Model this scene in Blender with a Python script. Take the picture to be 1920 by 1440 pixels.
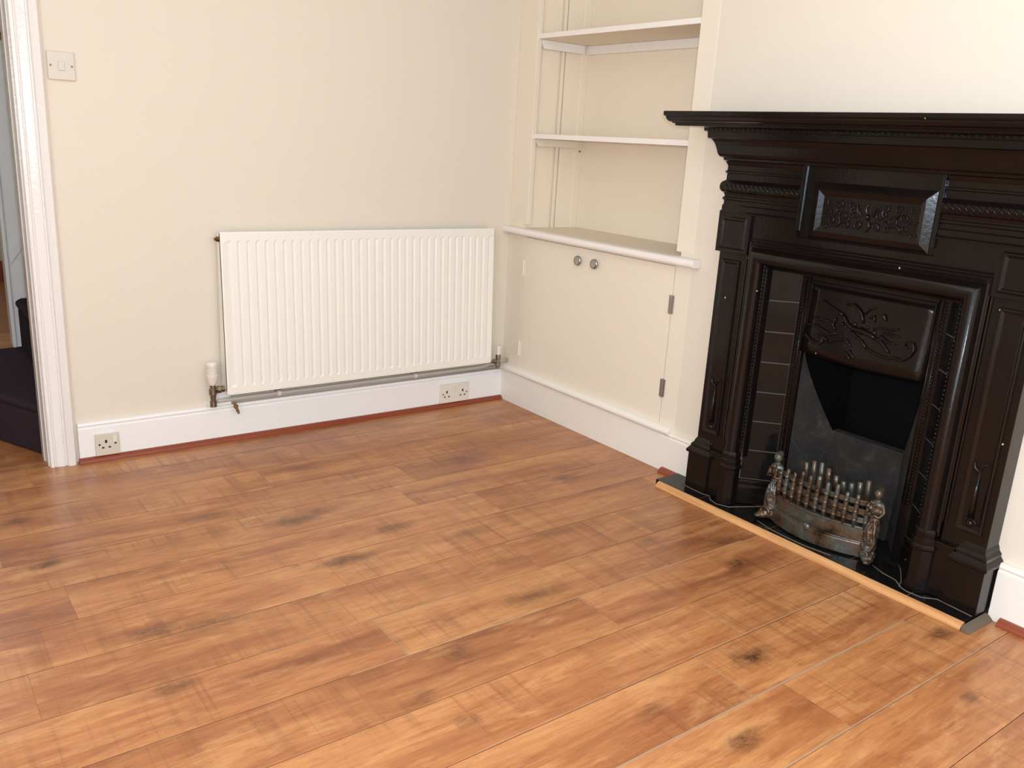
import bpy, bmesh, math, random
from mathutils import Vector, Matrix
random.seed(7)
for o in list(bpy.data.objects): bpy.data.objects.remove(o, do_unlink=True)
S = bpy.context.scene
COL = S.collection
R = math.radians
H = 2.45; ZW = -4.7; XL = -3.3      # ceiling height, front wall, left wall

# ------------------------------------------------------------------ camera
cam_d = bpy.data.cameras.new('camera'); cam = bpy.data.objects.new('camera', cam_d); COL.objects.link(cam)
yaw, pitch, roll = R(37.278), R(15.632), R(3.322)
fwd = Vector((math.sin(yaw)*math.cos(pitch), math.cos(yaw)*math.cos(pitch), -math.sin(pitch)))
rgt = Vector((math.cos(yaw), -math.sin(yaw), 0)); up = rgt.cross(fwd)
r2 = math.cos(roll)*rgt + math.sin(roll)*up; u2 = -math.sin(roll)*rgt + math.cos(roll)*up
CAM = Vector((-2.361, -3.1845, 1.1753))
mw = Matrix((r2, u2, -fwd)).transposed().to_4x4(); mw.translation = CAM
cam.matrix_world = mw
cam_d.sensor_width = 36; cam_d.lens = 1612.9/1920*36; cam_d.clip_start = .05
S.camera = cam

# ------------------------------------------------------------------ light
w = bpy.data.worlds.new('world'); S.world = w; w.use_nodes = True
bg = w.node_tree.nodes['Background']; bg.inputs[0].default_value = (.62, .75, 1, 1); bg.inputs[1].default_value = 1.0
def lamp(name, kind, loc, energy, color, **k):
    d = bpy.data.lights.new(name, kind); o = bpy.data.objects.new(name, d); COL.objects.link(o)
    o.location = loc; d.energy = energy; d.color = color
    for a, b in k.items(): setattr(d, a, b)
    return o
# the camera's own flash, just above and right of the lens
fl = lamp('camera_flash', 'POINT', CAM + u2*.045 + r2*.025 - fwd*.02, 112, (.87, .99, 1.14), shadow_soft_size=.025)
# daylight coming through the window in the left wall
wl = lamp('window_daylight', 'AREA', (-3.27, -2.9, 1.45), 32, (.82, .98, 1.18), shape='RECTANGLE', size=1.2, size_y=1.5)
wl.rotation_euler = (0, R(-90), 0)
wb = lamp('window_daylight_front', 'AREA', (-1.3, ZW+.03, 1.45), 16, (.82, .98, 1.18), shape='RECTANGLE', size=1.5, size_y=1.2)
wb.rotation_euler = (R(90), 0, 0)
# unseen fill lamp added below the ceiling to raise the ambient light
cl = lamp('ambient_fill_light', 'POINT', (-1.6, -2.6, 2.12), 8, (.94, 1, 1.08), shadow_soft_size=.12)
# downward area light over the room beyond the hallway
hl = lamp('hall_area_light', 'AREA', (-2.3, 2.6, 2.2), 14, (.9, .95, 1), shape='RECTANGLE', size=.8, size_y=1.2)
S.view_settings.view_transform = 'Standard'; S.view_settings.look = 'None'
S.view_settings.exposure = -0.12; S.view_settings.gamma = 1; S.view_settings.use_curve_mapping = False

# ------------------------------------------------------------------ materials
def srgb(r, g, b):
    f = lambda c: (c/255/12.92 if c/255 <= .04045 else ((c/255+.055)/1.055)**2.4)
    return (f(r), f(g), f(b), 1)
class NT:
    def __init__(s, name):
        s.m = bpy.data.materials.new(name); s.m.use_nodes = True; s.t = s.m.node_tree
        s.b = s.t.nodes['Principled BSDF']
    def n(s, typ, ins=None, **k):
        x = s.t.nodes.new(typ)
        for a, b in k.items(): setattr(x, a, b)
        for a, b in (ins or {}).items():
            if isinstance(b, bpy.types.NodeSocket): s.t.links.new(b, x.inputs[a])
            else: x.inputs[a].default_value = b
        return x
    def math(s, op, a, b=None, c=None):
        ins = {0: a}
        if b is not None: ins[1] = b
        if c is not None: ins[2] = c
        return s.n('ShaderNodeMath', ins, operation=op).outputs[0]
    def mix(s, f, a, b, mode='MIX'):
        x = s.n('ShaderNodeMix', None, data_type='RGBA', blend_type=mode)
        for i, v in ((0, f), (6, a), (7, b)):
            if isinstance(v, bpy.types.NodeSocket): s.t.links.new(v, x.inputs[i])
            else: x.inputs[i].default_value = v
        return x.outputs[2]
    def ramp(s, f, stops):
        x = s.n('ShaderNodeValToRGB', {0: f}); e = x.color_ramp.elements
        while len(e) < len(stops): e.new(.5)
        for q, (p, c) in zip(e, stops): q.position = p; q.color = c if len(c) == 4 else (*c, 1)
        return x.outputs[0]
    def noise(s, vec, scale, detail=3, rough=.5, dist=0, w=None):
        x = s.n('ShaderNodeTexNoise', {'Scale': scale, 'Detail': detail, 'Roughness': rough, 'Distortion': dist}, noise_dimensions='4D' if w is not None else '3D')
        s.t.links.new(vec, x.inputs['Vector'])
        if w is not None: s.t.links.new(w, x.inputs['W'])
        return x.outputs['Fac']
    def obj(s): return s.n('ShaderNodeTexCoord').outputs['Object']
    def scale(s, v, sc, loc=(0, 0, 0)):
        return s.n('ShaderNodeMapping', {'Vector': v, 'Scale': sc, 'Location': loc}).outputs[0]
    def set(s, **k):
        for a, b in k.items():
            a = a.replace('_', ' ')
            if isinstance(b, bpy.types.NodeSocket): s.t.links.new(b, s.b.inputs[a])
            else: s.b.inputs[a].default_value = b
        return s
    def bump(s, h, strength=.2, dist=.002):
        x = s.n('ShaderNodeBump', {'Strength': strength, 'Distance': dist, 'Height': h}); s.t.links.new(x.outputs[0], s.b.inputs['Normal'])

def paint(name, col, rough=.5, var=.05, bump=.15, bs=60, coat=0, spec=.5):
    t = NT(name); v = t.obj()
    a = t.noise(v, 1.3, 4); c2 = tuple(x*(1-var) for x in col[:3])+(1,)
    t.set(Base_Color=t.mix(a, col, c2), Roughness=rough, Coat_Weight=coat, Coat_Roughness=.08)
    t.b.inputs['Specular IOR Level'].default_value = spec
    t.bump(t.noise(v, bs, 3), bump, .002)
    return t.m
M = {}
M['wall'] = paint('magnolia_emulsion', srgb(230, 218, 199), .75, .03, .25, 45, spec=.3)
M['alcove'] = paint('alcove_emulsion', srgb(243, 228, 205), .7, .03, .2, 40, spec=.3)
M['cup'] = paint('cupboard_emulsion', srgb(237, 225, 205), .55, .03, .12, 60, spec=.35)
M['white'] = paint('white_gloss_paint', srgb(245, 243, 238), .3, .03, .2, 25)
M['archi'] = paint('white_gloss_brushed', srgb(238, 232, 225), .16, .02, .5, 70)
M['mould'] = paint('cream_gloss_paint', srgb(243, 236, 224), .4, .03, .15, 40)
M['shelfw'] = paint('shelf_white_paint', srgb(243, 236, 228), .4, .02, .1, 50)
M['rad'] = paint('radiator_enamel', srgb(243, 239, 226), .35, .02, .03, 80)
M['ceil'] = paint('ceiling_white', srgb(238, 234, 226), .85, .02, .1)
M['plastic'] = paint('socket_plastic', srgb(232, 224, 208), .3, .02, 0)
M['sock2'] = paint('aged_socket_plastic', srgb(216, 206, 188), .3, .03, 0)
M['hole'] = paint('dark_hole', srgb(40, 32, 26), .8, .02, 0)
M['redstrip'] = paint('mahogany_stain', srgb(150, 70, 40), .35, .35, .1, 90)
M['hallwall'] = paint('hall_wall', srgb(196, 200, 170), .7, .03, .1)
M['rooms'] = paint('room_wall_plain', srgb(226, 212, 190), .8, .03, .1)
M['flue_black'] = paint('flue_black', srgb(17, 14, 12), .95, .4, .4, 40, spec=.2)
M['carpet'] = paint('dark_carpet', srgb(66, 54, 60), .95, .3, .9, 260, spec=.1)
M['grout'] = paint('dusty_grout', srgb(112, 98, 82), .9, .3, .2)
M['inkgrout'] = paint('tile_grout', srgb(96, 90, 84), .8, .2, .1)

def black_iron():
    t = NT('black_gloss_iron'); v = t.obj()
    a = t.noise(v, 6, 5); b = t.noise(v, 90, 3)
    col = t.mix(a, srgb(15, 11, 10), srgb(25, 19, 16))
    # a few flecks of old white paint
    f = t.n('ShaderNodeTexVoronoi', {'Scale': 13.0, 'Vector': v, 'Randomness': 1.0})
    col = t.mix(t.math('LESS_THAN', f.outputs['Distance'], .035), col, srgb(190, 180, 165))
    t.set(Base_Color=col, Roughness=t.ramp(a, [(.3, (.12, .12, .12)), (.75, (.21, .21, .21))]))
    t.b.inputs['Specular IOR Level'].default_value = .28
    t.bump(b, .2, .0015)
    return t.m
M['iron'] = black_iron()
def tile_black():
    t = NT('black_glazed_tile'); v = t.obj()
    a = t.noise(v, 9, 4)
    t.set(Base_Color=t.mix(a, srgb(14, 13, 13), srgb(26, 24, 23)), Roughness=t.ramp(a, [(.3, (.06,)*3), (.8, (.13,)*3)])); t.b.inputs['Specular IOR Level'].default_value = .22
    t.bump(t.noise(v, 25, 2), .05, .002)
    return t.m
M['tile'] = tile_black()
def bronze():
    t = NT('tarnished_bronze'); v = t.obj()
    a = t.noise(v, 16, 4, .6); b = t.noise(t.scale(v, (1, 1, 1), (3, 2, 1)), 22, 3)
    c = t.ramp(a, [(.3, srgb(38, 30, 24)), (.46, srgb(98, 78, 60)), (.58, srgb(84, 90, 84)), (.75, srgb(136, 122, 100))])
    t.set(Base_Color=c, Metallic=.55, Roughness=t.ramp(b, [(.3, (.2,)*3), (.8, (.45,)*3)]))
    t.bump(t.noise(v, 120, 4), .5, .002)
    return t.m
M['bronze'] = bronze()
def metal(name, col, rough=.3, var=.3):
    t = NT(name); v = t.obj(); a = t.noise(v, 40, 3)
    t.set(Base_Color=t.mix(a, col, tuple(x*(1-var) for x in col[:3])+(1,)), Metallic=1.0, Roughness=rough)
    return t.m
M['nickel'] = metal('tarnished_nickel', srgb(150, 140, 122), .35)
M['brass'] = metal('dull_brass', srgb(140, 112, 74), .4)
M['chrome'] = metal('brushed_steel', srgb(176, 172, 170), .3, .15)
M['pipe'] = paint('grey_pipe_paint', srgb(208, 202, 190), .4, .35, .2, 30)
def firebrick():
    t = NT('sooty_firebrick'); v = t.obj()
    a = t.noise(v, 14, 5, .65, .6); vo = t.n('ShaderNodeTexVoronoi', {'Scale': 9.0, 'Vector': v}, feature='DISTANCE_TO_EDGE')
    c = t.ramp(a, [(.35, srgb(20, 17, 15)), (.55, srgb(34, 30, 27)), (.66, srgb(58, 48, 38)), (.78, srgb(84, 70, 50))])
    c = t.mix(t.math('LESS_THAN', vo.outputs['Distance'], .005), c, srgb(52, 42, 34))
    t.set(Base_Color=c, Roughness=.85); t.bump(a, .5, .004)
    return t.m
M['brick'] = firebrick()
def strip_oak():
    t = NT('oak_strip'); v = t.obj(); a = t.noise(t.scale(v, (70, 3, 70)), 1, 4)
    t.set(Base_Color=t.ramp(a, [(.3, srgb(186, 128, 74)), (.6, srgb(214, 160, 104)), (.8, srgb(226, 178, 122))]), Roughness=.45)
    return t.m
M['oak'] = strip_oak()

KNOTS = [(-1.349,-1.697,.06,.7),(-1.458,-1.917,.03,.5),(-1.946,-1.484,.07,.7),(-1.916,-1.245,.09,.8),(-1.80,-1.27,.12,.6),(-1.381,-.821,.12,.8),
         (-1.30,-.80,.07,.7),(-1.363,-1.141,.10,.8),(-.367,-1.74,.05,.9),(-.738,-2.084,.075,1),(-1.108,-2.105,.06,.5),(-1.01,-2.28,.07,.8),(-.22,-2.288,.06,.9),
         (-.506,-1.496,.06,.6),(-.392,-.955,.07,.7),(-1.507,-1.802,.05,.5),(-2.074,-.763,.05,.8),(-2.093,-.428,.05,.8),(-.425,-2.465,.04,.7),
         (-1.02,-1.58,.13,.6),(-1.20,-.42,.07,.6),(-.30,-1.61,.07,.7),(-1.15,-1.02,.09,.7),(-1.62,-.66,.1,.6),(-.95,-1.17,.08,.5),(-.62,-.62,.07,.6),(-.73,-1.30,.09,.5)]
def laminate():
    t = NT('oak_laminate'); v = t.obj()
    pid = t.n('ShaderNodeAttribute', None, attribute_name='pid', attribute_type='GEOMETRY').outputs['Fac']
    wv = t.math('MULTIPLY', pid, 37.0)
    big = t.noise(t.scale(v, (1.1, 6.5, 1)), 1, 3, .55, .5, wv)
    med = t.noise(t.scale(v, (3.2, 34, 1)), 1, 5, .65, .8, wv)
    fine = t.noise(t.scale(v, (12, 260, 1)), 1, 3, .6, 0, wv)
    c = t.ramp(t.math('ADD', t.math('MULTIPLY', big, .6), t.math('MULTIPLY', med, .4)),
               [(.33, srgb(134, 76, 40)), (.45, srgb(172, 107, 57)), (.55, srgb(195, 130, 73)), (.68, srgb(216, 156, 94))])
    c = t.mix(t.math('MULTIPLY', t.math('SUBTRACT', fine, .36), .85), c, srgb(120, 66, 36))
    dash = t.noise(t.scale(v, (16, 95, 1), (2, 7, 0)), 1, 4, .7, .4, wv)
    c = t.mix(t.ramp(dash, [(.52, (0, 0, 0)), (.70, (.42, .42, .42))]), c, srgb(126, 66, 34))
    lite = t.noise(t.scale(v, (5, 20, 1), (8, 1, 0)), 1, 4, .7, .4, wv)
    c = t.mix(t.ramp(lite, [(.52, (0, 0, 0)), (.72, (.5, .5, .5))]), c, srgb(222, 166, 104))
    # cross-cut saw marks: bands running across the boards
    sm = t.noise(t.scale(v, (23, .9, 1)), 1, 3, .7, 0, wv)
    mask = t.noise(t.scale(v, (1.6, 5, 1), (5, 3, 0)), 1, 2, .5, 0, wv)
    sm = t.ramp(sm, [(.50, (0, 0, 0)), (.62, (1, 1, 1))]); mask = t.ramp(mask, [(.40, (0, 0, 0)), (.62, (1, 1, 1))])
    c = t.mix(t.math('MULTIPLY', t.math('MULTIPLY', sm, mask), .36), c, srgb(112, 62, 32))
    s2 = t.noise(t.scale(v, (70, 1.2, 1), (0, 9, 0)), 1, 2, .6, 0, wv)
    s2 = t.ramp(s2, [(.58, (0, 0, 0)), (.66, (1, 1, 1))])
    c = t.mix(t.math('MULTIPLY', t.math('MULTIPLY', s2, mask), .28), c, srgb(96, 52, 28))
    # fixed knots
    wob = t.n('ShaderNodeTexNoise', {'Scale': 26.0, 'Detail': 4.0, 'Vector': v}).outputs['Color']
    vv = t.n('ShaderNodeVectorMath', {0: t.n('ShaderNodeVectorMath', {0: wob, 1: (-.5, -.5, -.5)}, operation='ADD').outputs[0], 1: (.09, .035, 0)}, operation='MULTIPLY').outputs[0]
    vd = t.n('ShaderNodeVectorMath', {0: v, 1: vv}, operation='ADD').outputs[0]
    tot = None
    for (kx, ky, kr, kd) in KNOTS:
        a = t.n('ShaderNodeVectorMath', {0: vd, 1: (-kx, -ky, 0)}, operation='ADD').outputs[0]
        a = t.n('ShaderNodeVectorMath', {0: a, 1: (1/kr, 1/(.022+kr*.16), 0)}, operation='MULTIPLY').outputs[0]
        l = t.n('ShaderNodeVectorMath', {0: a}, operation='LENGTH').outputs['Value']
        k = t.n('ShaderNodeMapRange', {0: l, 1: 1.25, 2: .1, 3: 0.0, 4: kd}, interpolation_type='SMOOTHSTEP').outputs[0]
        tot = k if tot is None else t.math('MAXIMUM', tot, k)
    kn = t.noise(t.scale(v, (30, 60, 1)), 1, 4, .7, 1.5)
    tot = t.math('MULTIPLY', tot, t.ramp(kn, [(.3, (.35,)*3), (.6, (1, 1, 1))]))
    c = t.mix(t.math('MULTIPLY', tot, .95), c, srgb(66, 38, 25))
    hue = t.n('ShaderNodeHueSaturation', {'Color': c, 'Value': t.math('ADD', t.math('MULTIPLY', pid, .07), .965), 'Saturation': .96})
    t.set(Base_Color=hue.outputs[0], Roughness=t.math('ADD', t.math('MULTIPLY', med, .14), .24))
    t.b.inputs['Specular IOR Level'].default_value = .45
    t.bump(t.math('ADD', fine, t.math('MULTIPLY', sm, .5)), .09, .001)
    return t.m
M['lam'] = laminate()
M['seam'] = paint('seam_dark', srgb(92, 54, 32), .8, .2, 0)
M['dust'] = paint('seam_dust', srgb(176, 150, 120), .9, .3, 0)
def glassm():
    t = NT('window_glass'); t.set(Roughness=.02); t.b.inputs['Transmission Weight'].default_value = 1; t.b.inputs['IOR'].default_value = 1.1
    return t.m
M['glass'] = glassm()

# ------------------------------------------------------------------ helpers
def obj(name, bm, mat, parent=None, smooth=False, bevel=0, seg=2, wn=False):
    me = bpy.data.meshes.new(name)
    bmesh.ops.remove_doubles(bm, verts=bm.verts, dist=1e-6)
    bmesh.ops.recalc_face_normals(bm, faces=bm.faces)
    bm.to_mesh(me); bm.free()
    mats = mat if isinstance(mat, (list, tuple)) else [mat]
    for m in mats: me.materials.append(M[m] if isinstance(m, str) else m)
    if smooth:
        for p in me.polygons: p.use_smooth = True
    o = bpy.data.objects.new(name, me); COL.objects.link(o)
    if parent is not None:
        o.parent = parent; o.matrix_parent_inverse = parent.matrix_world.inverted() if parent.type == 'EMPTY' and False else Matrix.Translation(-parent.location) if parent.parent is None else Matrix.Identity(4)
    if bevel:
        b = o.modifiers.new('bevel', 'BEVEL'); b.width = bevel; b.segments = seg; b.limit_method = 'ANGLE'; b.angle_limit = R(40)
        b.harden_normals = False
    return o
def thing(name, label, cat, loc=(0, 0, 0), group=None):
    o = bpy.data.objects.new(name, None); COL.objects.link(o); o.location = loc; o.empty_display_size = .05
    o['label'] = label; o['category'] = cat
    if group: o['group'] = group
    return o
def tag(o, label, cat, group=None):
    o['label'] = label; o['category'] = cat
    if group: o['group'] = group
    return o
def struct(o): o['kind'] = 'structure'; return o
def B(): return bmesh.new()
def box(bm, x0, x1, y0, y1, z0, z1, mi=0):
    vs = [bm.verts.new((x, y, z)) for x in (x0, x1) for y in (y0, y1) for z in (z0, z1)]
    for f in ((0,1,3,2),(4,6,7,5),(0,4,5,1),(2,3,7,6),(0,2,6,4),(1,5,7,3)):
        bm.faces.new([vs[i] for i in f]).material_index = mi
    return bm
def loft(bm, rings, closed=True, cap=True, mi=0):
    """rings: lists of points with equal length"""
    rv = [[bm.verts.new(p) for p in r] for r in rings]
    n = len(rings[0])
    for a, b in zip(rv, rv[1:]):
        for i in range(n if closed else n-1):
            j = (i+1) % n
            try: bm.faces.new((a[i], a[j], b[j], b[i])).material_index = mi
            except ValueError: pass
    if cap and closed:
        for r in (rv[0], rv[-1]):
            try: bm.faces.new(r).material_index = mi
            except ValueError: pass
    return rv
def tube(bm, pts, r, n=8, cap=True):
    pts = [Vector(p) for p in pts]; rs = r if isinstance(r, (list, tuple)) else [r]*len(pts)
    rings = []; prev = None
    for i, p in enumerate(pts):
        d = (pts[min(i+1, len(pts)-1)] - pts[max(i-1, 0)])
        if d.length < 1e-9: d = Vector((0, 0, 1))
        d.normalize()
        a = prev if prev is not None else (Vector((0, 0, 1)) if abs(d.z) < .9 else Vector((1, 0, 0)))
        a = (a - d*a.dot(d));
        if a.length < 1e-6: a = Vector((0, 1, 0)) - d*d.y
        a.normalize(); prev = a; b = d.cross(a)
        rings.append([p + (a*math.cos(t) + b*math.sin(t))*rs[i] for t in [2*math.pi*k/n for k in range(n)]])
    loft(bm, rings, True, cap)
def lathe(bm, prof, base, axis=(0, 0, 1), n=20):
    ax = Vector(axis).normalized(); a = Vector((1, 0, 0)) if abs(ax.x) < .9 else Vector((0, 1, 0))
    a = (a-ax*a.dot(ax)).normalized(); b = ax.cross(a); base = Vector(base)
    loft(bm, [[base + ax*h + (a*math.cos(t)+b*math.sin(t))*max(r, 1e-4) for t in [2*math.pi*k/n for k in range(n)]] for r, h in prof])
def sphere(bm, c, r, sc=(1, 1, 1), sub=2, rot=None):
    m = Matrix.Translation(c) @ (rot or Matrix.Identity(4)) @ Matrix.Diagonal((r*sc[0], r*sc[1], r*sc[2], 1))
    bmesh.ops.create_icosphere(bm, subdivisions=sub, radius=1, matrix=m)
def extr(bm, poly, axis, a0, a1):
    """extrude a polygon given in the two other axes along axis"""
    def P(p, a): return {'x': (a, p[0], p[1]), 'y': (p[0], a, p[1]), 'z': (p[0], p[1], a)}[axis]
    loft(bm, [[P(p, a0) for p in poly], [P(p, a1) for p in poly]])
def arc(c, r, a0, a1, n=6): return [(c[0]+r*math.cos(R(a0+(a1-a0)*i/n)), c[1]+r*math.sin(R(a0+(a1-a0)*i/n))) for i in range(n+1)]

# ================================================================== SETTING
H = 2.45; ZW = -4.7; XL = -3.3
# ---- floor of separate boards
def build_floor():
    bm = B(); lay = bm.faces.layers.float.new('pid')
    P = .1838; known = {0: -1.45, -1: -.923, -2: -.678, -3: -.866, -4: -.768, 1: -2.19}
    x0, x1, L = XL, .45, 1.285
    r = int(math.floor((ZW+1.645)/P))
    ya = -1.645 + r*P
    while ya < 2.2:
        off = known.get(r, random.uniform(-1.2, 0))
        xs = [x0]; k = off - 4*L
        while k < x1:
            if k > x0+.02: xs.append(k)
            k += L
        xs.append(x1)
        for a, b in zip(xs, xs[1:]):
            if a >= b: continue
            g = .0007; z = 0.0
            vs = [bm.verts.new(p) for p in ((a+.0002, ya+g, z), (b-.0002, ya+g, z), (b-.0002, ya+P-g, z), (a+.0002, ya+P-g, z))]
            f = bm.faces.new(vs); f[lay] = random.random()
            lo = [bm.verts.new((v.co.x, v.co.y, -.004)) for v in vs]
            for i in range(4):
                q = bm.faces.new((vs[i], vs[(i+1) % 4], lo[(i+1) % 4], lo[i])); q.material_index = 1
        ya += P; r += 1
    # bed below the boards
    vs = [bm.verts.new(p) for p in ((x0-.3, ZW-.3, -.003), (x1+.3, ZW-.3, -.003), (x1+.3, 2.4, -.003), (x0-.3, 2.4, -.003))]
    bm.faces.new(vs).material_index = 1
    # pale dust lying in the wider joints
    for (ax, bx, y, wd) in ((-1.25, -.24, -1.645, .0016), (-1.6, -1.25, -1.645, .0009), (-.88, -.26, -2.009, .0012), (-1.3, -.24, -2.195, .0022), (-1.1, -.2, -2.378, .002),
                            (-1.75, -.9, -1.463, .0007), (-1.5, -.9, -2.009, .0008)):
        vs = [bm.verts.new(p) for p in ((ax, y-wd, -.0004), (bx, y-wd, -.0004), (bx, y+wd, .0004), (ax, y+wd, .0004))]
        bm.faces.new(vs).material_index = 2
    for (x, ya, yb) in ((-1.45, -1.645, -1.463), (-.924, -1.70, -1.65), (-.678, -2.0, -1.84), (-.866, -2.19, -2.01)):
        vs = [bm.verts.new(p) for p in ((x-.0011, ya, .0003), (x+.0011, ya, .0003), (x+.0011, yb, .0003), (x-.0011, yb, .0003))]
        bm.faces.new(vs).material_index = 2
    return bm
fb = build_floor(); me = bpy.data.meshes.new('floor'); fb.to_mesh(me); fb.free()
for m in ('lam', 'seam', 'dust'): me.materials.append(M[m])
fo = bpy.data.objects.new('floor', me); COL.objects.link(fo); struct(fo)

DX0, DX1 = -2.72, -1.920           # doorway in the back wall
bm = B(); box(bm, DX1, .5, 0, .1, -.01, H); box(bm, XL, DX0, 0, .1, -.01, H); box(bm, DX0, DX1, 0, .1, 2.03, H)
struct(obj('wall_back', bm, 'wall'))
# right wall: chimney breast with the alcove beside it
AY0, AY1, AX = -.102, -1.045, .30
bm = B()
box(bm, 0, .45, -1.42, AY1-.001, -.01, H)             # breast left of the fireplace opening
box(bm, 0, .45, ZW, -2.15, -.01, H)                     # breast to the right
box(bm, 0, .45, -2.15, -1.42, .89, H)                   # breast above the opening
struct(obj('wall_right', bm, 'wall'))
bm = B(); box(bm, AX, .45, AY1, .0, -.01, H)
struct(obj('wall_alcove', bm, 'alcove'))
# alcove cheek built of boards with open joints and a thin cover strip
bm = B()
for (a, b, d) in ((0.0, .143, 0), (.153, .168, .004), (.178, .30, 0)): box(bm, a, b, AY0-d, 0, .80, H)
box(bm, .143, .178, AY0+.010, 0, .80, H); box(bm, .262, .30, AY0-.007, AY0, .80, H)
struct(obj('wall_alcove_cheek', bm, 'alcove', bevel=.002))
WY0, WY1, WZ0, WZ1 = -3.7, -2.1, .8, 2.1
bm = B(); box(bm, XL-.15, XL, ZW, WY0, -.01, H); box(bm, XL-.15, XL, WY1, 2.2, -.01, H); box(bm, XL-.15, XL, WY0, WY1, -.01, WZ0); box(bm, XL-.15, XL, WY0, WY1, WZ1, H)
struct(obj('wall_left', bm, 'rooms'))
FX0, FX1 = -2.1, -.5
bm = B(); box(bm, XL-.15, FX0, ZW-.15, ZW, -.01, H); box(bm, FX1, .45, ZW-.15, ZW, -.01, H); box(bm, FX0, FX1, ZW-.15, ZW, -.01, WZ0); box(bm, FX0, FX1, ZW-.15, ZW, WZ1, H)
struct(obj('wall_front', bm, 'rooms'))
bm = B()
for (a, b, c, d) in ((FX0, FX0+.06, WZ0, WZ1), (FX1-.06, FX1, WZ0, WZ1), (FX0, FX1, WZ0, WZ0+.07), (FX0, FX1, WZ1-.06, WZ1), (FX0, FX1, 1.42, 1.47), (-1.32, -1.28, WZ0, WZ1)):
    box(bm, a, b, ZW-.11, ZW-.05, c, d)
wg = struct(obj('window_2', bm, 'white', bevel=.004))
bm = B(); box(bm, FX0+.03, FX1-.03, ZW-.084, ZW-.078, WZ0+.03, WZ1-.03); obj('pane', bm, 'glass', wg)
bm = B(); box(bm, FX0-.05, FX1+.05, ZW-.06, ZW+.09, WZ0-.03, WZ0); obj('window_sill', bm, 'white', wg, bevel=.005)
bm = B(); box(bm, XL-.15, .5, ZW-.15, 4.2, H, H+.1); struct(obj('ceiling', bm, 'ceil'))
bm = B()
for (a, b, c, d) in ((WY0, WY0+.06, WZ0, WZ1), (WY1-.06, WY1, WZ0, WZ1), (WY0, WY1, WZ0, WZ0+.07), (WY0, WY1, WZ1-.06, WZ1), (WY0, WY1, 1.42, 1.47), (-2.92, -2.88, WZ0, WZ1)):
    box(bm, XL-.11, XL-.05, a, b, c, d)
wf = struct(obj('window_1', bm, 'white', bevel=.004))
bm = B(); box(bm, XL-.084, XL-.078, WY0+.03, WY1-.03, WZ0+.03, WZ1-.03); obj('pane', bm, 'glass', wf)
bm = B(); box(bm, XL-.06, XL+.09, WY0-.05, WY1+.05, WZ0-.03, WZ0); obj('window_sill', bm, 'white', wf, bevel=.005)

# ---- skirting boards
def skirt_prof(h, t=.02):
    return [(0, 0), (t, 0), (t, h-.022), (t-.004, h-.019), (t-.003, h-.014), (t, h-.010), (t-.003, h-.002), (t-.010, h), (0, h)]
bm = B(); extr(bm, [(-a, b) for a, b in skirt_prof(.146)], 'x', -1.846, -.0005)
struct(obj('baseboard_back', bm, 'white', bevel=.001))
bm = B(); extr(bm, [(-a, b) for a, b in skirt_prof(.158)], 'y', -1.262, -1.062)
extr(bm, [(-a, b) for a, b in skirt_prof(.165, .024)], 'y', ZW, -2.312)
struct(obj('baseboard_right', bm, 'mould', bevel=.001))
# mahogany quadrant bead along the skirtings
q = [(0, 0)] + arc((0, 0), .019, 0, 90, 5)
bm = B(); extr(bm, [(-.02-a, b) for a, b in q], 'x', -1.85, -.021)
struct(obj('trim_1', bm, 'redstrip', smooth=False))
bm = B(); extr(bm, [(-.02-a*1.3, b) for a, b in q], 'y', -1.22, -1.085)
struct(obj('trim_2', bm, 'redstrip'))
bm = B(); extr(bm, [(-.024-a*1.3, b) for a, b in q], 'y', ZW, -2.345)
struct(obj('trim_3', bm, 'redstrip'))

# ---- door frame: lining and moulded architrave
bm = B()
box(bm, DX1, DX1+.0, 0, .1, 0, 2.03) if False else None
box(bm, DX1-.024, DX1, -.001, .101, 0, 2.03); box(bm, DX0, DX0+.024, -.001, .101, 0, 2.03); box(bm, DX0, DX1, -.001, .101, 2.0, 2.03)
d1 = struct(obj('door_1', bm, 'archi', bevel=.002))
AP = [(0, 0), (0, -.016), (.003, -.021), (.012, -.022), (.014, -.017), (.017, -.016), (.021, -.021), (.040, -.024), (.046, -.024), (.048, -.018), (.052, -.018), (.056, -.026), (.066, -.031), (.078, -.029), (.083, -.022), (.085, 0)]
bm = B(); extr(bm, [(DX1-.020+a, b) for a, b in AP], 'z', 0, 2.13)
extr(bm, [(DX0+.020-a, b) for a, b in AP], 'z', 0, 2.13)
loft(bm, [[(x, b, 2.012+a) for a, b in AP] for x in (DX0+.02, DX1-.02)])
obj('architrave', bm, 'archi', d1, bevel=.0008)
bm = B(); box(bm, DX1-.028, DX1-.024, .055, .101, 0, 2.0)
obj('door_stop', bm, 'archi', d1, bevel=.002)

# ---- hallway and the room beyond
bm = B(); box(bm, -1.60, .5, 1.30, 1.36, -.01, H); struct(obj('wall_hall', bm, 'rooms'))
bm = B(); box(bm, XL-.1, .5, 4.0, 4.1, -.01, H); struct(obj('wall_far', bm, 'hallwall'))
bm = B(); box(bm, XL-.1, .5, 3.97, 4.0, 0, .15); struct(obj('baseboard_far', bm, 'redstrip'))
bm = B(); box(bm, XL-.1, XL, 2.2, 4.1, -.01, H); struct(obj('wall_far_left', bm, 'hallwall'))
bm = B(); box(bm, .4, .5, .1, 4.1, -.01, H); struct(obj('wall_far_right', bm, 'hallwall'))
bm = B(); box(bm, XL, .5, 2.2, 4.0, -.05, -.001); struct(obj('floor_far', bm, paint('far_room_floor', srgb(160, 104, 66), .6, .3, .1))) 

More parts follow.
